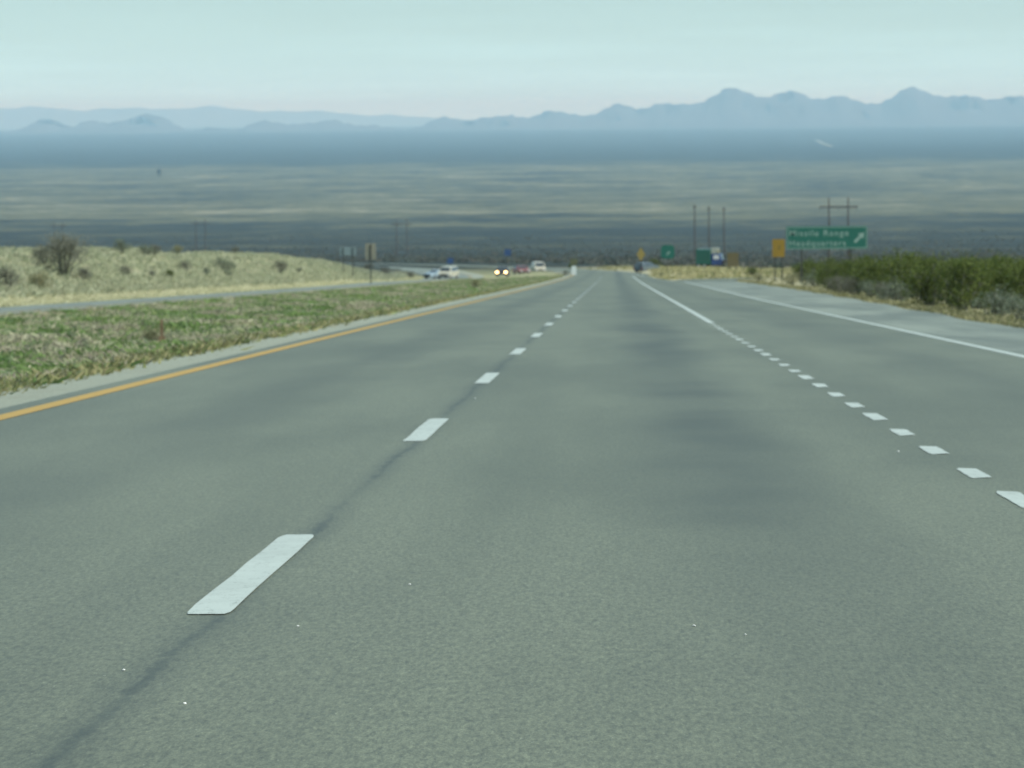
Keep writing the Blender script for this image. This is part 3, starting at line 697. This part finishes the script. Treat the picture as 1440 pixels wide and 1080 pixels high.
# rusty post in the median
x, Yd = atx(224, 62), 62; e = empty('marker_post', (x, Yd, H(x, Yd)), 0, 'short rusty red-brown post in the median grass', 'post')
MB().box(-.022, .022, -.012, .012, -.2, .50).box(-.012, .012, .012, .045, -.2, .5).build('shaft', M['rust'], e); MB().box(-.06, .06, -.032, -.014, .02, .20).build('plate', M['rust'], e)

# ------------------------------------------------------------------ power poles
def pole(e, x, h, lean=0, name='pole', y=0):
    return MB().tube([(x, y, -1), (x+lean*.5, y, h*.5), (x+lean, y, h)], [.27, .23, .17], 8).build(name, M['wood'], e)
def insul(e, x, z): return MB().tube([(x, 0, z), (x, 0, z-.9)], [.12, .12], 6).build('insulator', M['sign_back'], e)
def hframe(px, Yd, sep, pytop, lab):
    x = atx(px, Yd); e = empty('twin_power_pole', (x, Yd, H(x, Yd)), 0, lab, 'power poles', 'twin pole power line frames')
    h = zpix(pytop, px, Yd)
    pole(e, -sep/2, h); pole(e, sep/2, h); MB().box(-sep, sep, -.42, -.25, h-2.9, h-2.5).build('crossarm', M['wood'], e)
    for q in (-.95, 0, .95): insul(e, sep*q, h-2.92).location.y = -.33
    return e
hframe(1178.5, 1000, 5.5, 277, 'twin wooden power poles with crossarm rising behind the green sign')
hframe(565, 1900, 5.6, 308, 'distant twin power poles standing above the tan board')
hframe(281, 2050, 5.4, 308, 'faint twin power poles beyond the left bank')
hframe(80, 2300, 5.4, 312, 'faintest twin power poles at far left behind the bare shrub')
for px, t_, lab in ((977, 287, 'tall wooden power pole, leftmost of the three above the truck'), (997, 289, 'tall wooden power pole, middle of the three above the truck'), (1018, 290, 'tall wooden power pole, rightmost of the three above the truck')):
    Yd = 1300; x = atx(px, Yd); e = empty('power_pole', (x, Yd, H(x, Yd)), 0, lab, 'power pole', 'three power poles above the truck')
    h = zpix(t_, px, Yd); pole(e, 0, h); MB().box(-.75, .75, -.42, -.25, h-1.2, h-.95).build('crossarm', M['wood'], e); insul(e, -.6, h-.5).location.y = -.33
# lone tower on the plain
Yd = 15000; x = atx(224, Yd); e = empty('water_tower', (x, Yd, H(x, Yd)), 0, 'tiny dark tower alone on the plain at left', 'tower')
MB().tube([(0, 0, 14), (0, 0, 16), (0, 0, 30), (0, 0, 33)], [7, 9, 9, 2], 14).build('tank', M['post'], e)
for a in range(4): MB().tube([(8*math.cos(a*1.571), 8*math.sin(a*1.571), -3), (7*math.cos(a*1.571), 7*math.sin(a*1.571), 15)], 1.0, 6).build('leg', M['post'], e)

# ------------------------------------------------------------------ vehicles (front faces -y)
def loft(profile, width, belt, topz, tumble=.80):
    """side outline (y,z) swept across the width, narrowing above the belt line"""
    mb = MB(); n = len(profile)
    def hw(z): return width/2*(1 if z <= belt else 1-(1-tumble)*(z-belt)/(topz-belt))
    rows = []
    for sgn in (-1, -.94, .94, 1):
        ins = .05 if abs(sgn) == 1 else 0
        cy = sum(p[0] for p in profile)/n; cz = sum(p[1] for p in profile)/n
        rows.append([(sgn*hw(z), y+(cy-y)*ins*.5, z+(cz-z)*ins) for y, z in profile])
    vs = [p for r_ in rows for p in r_]; fs = [tuple(range(n)), tuple(range(4*n-1, 3*n-1, -1))]
    for k in range(3):
        for i in range(n): fs.append((k*n+i, k*n+(i+1) % n, (k+1)*n+(i+1) % n, (k+1)*n+i))
    return mb.add(vs, fs)
def wheels(e, track, ys_, r=.33, wd=.22):
    for y in ys_:
        for sx in (-1, 1):
            x = sx*track/2
            t = MB().tube([(x-wd/2, y, r), (x-wd/2+.03, y, r), (x+wd/2-.03, y, r), (x+wd/2, y, r)], [r*.9, r, r, r*.9], 18).build('wheel', M['rubber'], e)
            MB().tube([(x+sx*(wd/2-.01), y, r), (x+sx*(wd/2+.012), y, r)], [r*.6, r*.55], 12).build('rim', M['rim'], t)
def quad(e, pts, mat, name): return MB().add(pts+[(p[0], p[1], p[2]) for p in []], [(0, 1, 2, 3)]).build(name, M[mat], e)
def slab(e, pts, n, t, mat, name):       # thin solid from four corners pushed out along n
    n = Vector(n).normalized()*t; q = [Vector(p) for p in pts]
    return MB().add([p-n*.5 for p in q]+[p+n for p in q], [(0, 1, 2, 3), (7, 6, 5, 4), (0, 4, 5, 1), (1, 5, 6, 2), (2, 6, 7, 3), (3, 7, 4, 0)]).build(name, M[mat], e)
def car(name, loc, rz, label, cat, paintm, L=4.5, Wd=1.78, Ht=1.45, style='sedan', lights='lamp_off', pitch=GRADE):
    e = empty(name, loc, rz, label, cat)
    f, r_ = -L/2, L/2; b = .30; belt = .92 if style != 'suv' else 1.05
    if style == 'sedan':
        ws0, ws1, rw1, rw0 = f+1.25, f+1.95, r_-1.55, r_-.75
    elif style == 'suv':
        ws0, ws1, rw1, rw0 = f+1.15, f+1.75, r_-.45, r_-.12
    elif style == 'pickup':
        ws0, ws1, rw1, rw0 = f+1.35, f+1.95, f+3.25, f+3.45
    else:      # van
        ws0, ws1, rw1, rw0 = f+.55, f+1.15, r_-.12, r_-.04; belt = 1.05
    hood = belt-.10
    pr = [(f+.10, b), (f, b+.12), (f, .62), (f+.08, hood-.05), (ws0, belt), (ws1, Ht-.03), ((ws1+rw1)/2, Ht), (rw1, Ht-.04), (rw0, belt+.02), (r_-.03, belt-.02), (r_, .60), (r_-.02, b+.10), (r_-.12, b)]
    loft(pr, Wd, belt, Ht).build('body', M[paintm], e)
    def hw(z): return Wd/2*(1 if z <= belt else 1-.2*(z-belt)/(Ht-belt))
    def fr(a, b_, t): return (a[0]+(b_[0]-a[0])*t, a[1]+(b_[1]-a[1])*t)
    for nm, a, b_, sg in (('windshield', (ws0, belt), (ws1, Ht-.03), -1), ('rear_window', (rw0, belt+.02), (rw1, Ht-.04), 1)):
        p, q = fr(a, b_, .10), fr(a, b_, .92); wx, wq = hw(p[1])*.86, hw(q[1])*.86
        slab(e, [(-wx, *p), (wx, *p), (wq, *q), (-wq, *q)], (0, sg*(b_[1]-a[1]), abs(b_[0]-a[0])), .015, 'glass', nm)
    for sx in (-1, 1):
        z0, z1 = belt+.05, Ht-.12; spans = [(ws0+.35, (ws0+rw0)/2-.05, ws1+.08, (ws0+rw0)/2-.05), ((ws0+rw0)/2+.05, rw0-.25, (ws0+rw0)/2+.05, rw1-.08)]
        if style == 'pickup': spans = [(ws0+.35, rw0-.15, ws1+.08, rw1-.05)]
        for ya, yb, yc, yd in spans:
            slab(e, [(sx*hw(z0), ya, z0), (sx*hw(z0), yb, z0), (sx*hw(z1), yd, z1), (sx*hw(z1), yc, z1)], (sx, 0, .25), .015, 'glass', 'side_window')
        MB().box(sx*Wd*.36-.17, sx*Wd*.36+.17, f-.02, f+.06, .56, .80).build('headlight', M[lights], e)
        MB().box(sx*Wd*.40-.11, sx*Wd*.40+.11, r_-.05, r_+.02, .62, .80).build('tail_light', M['lamp_red'], e)
    MB().box(-Wd*.46, Wd*.46, f-.05, f+.08, b+.02, b+.22).build('bumper', M['chrome'], e)
    MB().box(-Wd*.46, Wd*.46, r_-.08, r_+.05, b+.04, b+.24).build('bumper', M['chrome'], e)
    MB().box(-Wd*.25, Wd*.25, f-.015, f+.05, .58, .74).build('grille', M['sign_black'], e)
    wheels(e, Wd-.2, (f+.85, r_-.85)); return e
def onroad(px, Y, lift=0.): x = atx(px, Y)+0*Y; return x
def place(px, Y, zf): x = atx(px, Y); return (x, Y, float(zf(np.array(x), np.array(float(Y)))))
oz = lambda X, Y: oppz(np.asarray(X), np.asarray(Y))+.03
mz = lambda X, Y: land(X, Y)+.02
car('oncoming_car', place(707, 520, oz), math.radians(-4), 'dark oncoming car with both headlights lit on the opposite road', 'car', 'c_dark', lights='lamp_on')
car('van', place(630, 500, oz), math.radians(-14), 'cream white van beyond the end of the median, left of the lit headlights', 'van', 'c_white', L=4.6, Wd=1.85, Ht=1.75, style='van')
car('pale_car', place(613, 515, oz), math.radians(-40), 'pale blue-white car half hidden at the left of the cream van', 'car', 'c_pale', L=4.2, Ht=1.3)
car('red_car', place(733, 565, oz), math.radians(18), 'dull red car behind the oncoming car with lit headlights', 'car', 'c_red', Ht=1.4)
car('van', place(757, 600, oz), math.radians(10), 'tan van, farthest of the oncoming row', 'van', 'c_tan', L=4.9, Wd=1.85, Ht=1.9, style='van')
car('grey_car', (atx(909, 520), 520, float(P(520))+.01), math.radians(180-35), 'slate grey car stopped on the right shoulder ahead', 'car', 'c_grey', L=4.4, style='suv', Ht=1.5)
# lorry on the ramp: green box, blue cab facing right
Yt = 600.; xt = atx(1000, Yt); e = empty('lorry', (xt, Yt, H(xt, Yt)), math.radians(90-12), 'green box lorry with a blue cab parked beyond the yellow grass', 'lorry')
MB().box(-1.2, 1.2, -.1, 2.5, .75, 3.35).build('cargo_box', M['c_green'], e, bevel=.04)
for q in (.3, .95, 1.6, 2.25): MB().box(-1.235, -1.2, q-.04, q+.04, .8, 3.3).build('box_rib', M['c_green'], e)
loft([(-2.0, .6), (-2.05, 1.55), (-1.75, 2.45), (-1.5, 2.55), (-.2, 2.6), (-.2, .6)], 2.2, 1.6, 2.6, .92).build('cab', M['c_blue'], e)
MB().prism([(-.95, 2.62), (.95, 2.62), (.85, 3.55), (-.85, 3.55)], -1.3, -.15).build('roof_fairing', M['c_cream'], e)
MB().box(-.99, .99, -1.36, -1.3, 2.66, 3.0).build('sun_visor', M['c_ochre'], e)
slab(e, [(-.95, -2.03, 1.6), (.95, -2.03, 1.6), (.9, -1.80, 2.35), (-.9, -1.80, 2.35)], (0, -1, .35), .03, 'glass', 'windshield')
for sx in (-1, 1):
    slab(e, [(sx*1.09, -1.6, 1.65), (sx*1.09, -.6, 1.65), (sx*1.05, -.6, 2.3), (sx*1.05, -1.5, 2.3)], (sx, 0, .1), .03, 'lamp_off', 'side_window')
MB().box(-.1, .1, -3, 2.4, .5, .72).build('chassis', M['post'], e)
loft([(-3.5, .5), (-3.5, 1.15), (-3.1, 1.35), (-2.05, 1.45), (-2.05, .5)], 1.9, 1.2, 1.5, .9).build('hood', M['sign_black'], e)
MB().box(-1.1, 1.1, -3.7, -3.5, .4, .8).build('bumper', M['chrome'], e)
wheels(e, 2.0, (-2.9, 1.0, 2.0), .48, .28)

# ------------------------------------------------------------------ bright chips of stone on the near road
def road_at(px, py):
    d = fwd+rgt*((px-720)/FPX)-up*((py-540)/FPX); t = -CAM_H/(d.z+GRADE*d.y); return d.x*t, d.y*t
for px, py, s_, lab in ((576, 822, 5, 'white stone chip on the asphalt right of the nearest lane dash'), (976, 881, 7, 'left one of two white stone chips at lower right'),
        (1048, 893, 5, 'right one of two white stone chips at lower right'), (260, 990, 7, 'white stone chip at lower left below the nearest lane dash'),
        (174, 943, 6, 'yellowish stone chip left of the dark road seam'), (419, 881, 5, 'pale stone chip just right below the nearest lane dash'),
        (668, 560, 4, 'pale stone chip near the third lane dash'), (1263, 635, 5, 'tiny white chip left of the dotted lane line')):
    x, y = road_at(px, py); r_ = s_/FPX*y*.42
    bm = bmesh.new(); bmesh.ops.create_icosphere(bm, subdivisions=1, radius=r_)
    for v in bm.verts: v.co *= random.uniform(.7, 1.2); v.co.z *= .65
    me = bpy.data.meshes.new('stone_chip'); bm.to_mesh(me); bm.free(); me.materials.append(M['pebble'])
    o = bpy.data.objects.new('stone_chip', me); COL.objects.link(o); o.location = (x, y, float(P(y))+r_*.45); tag(o, lab, 'stone', 'stone chips on the near road')
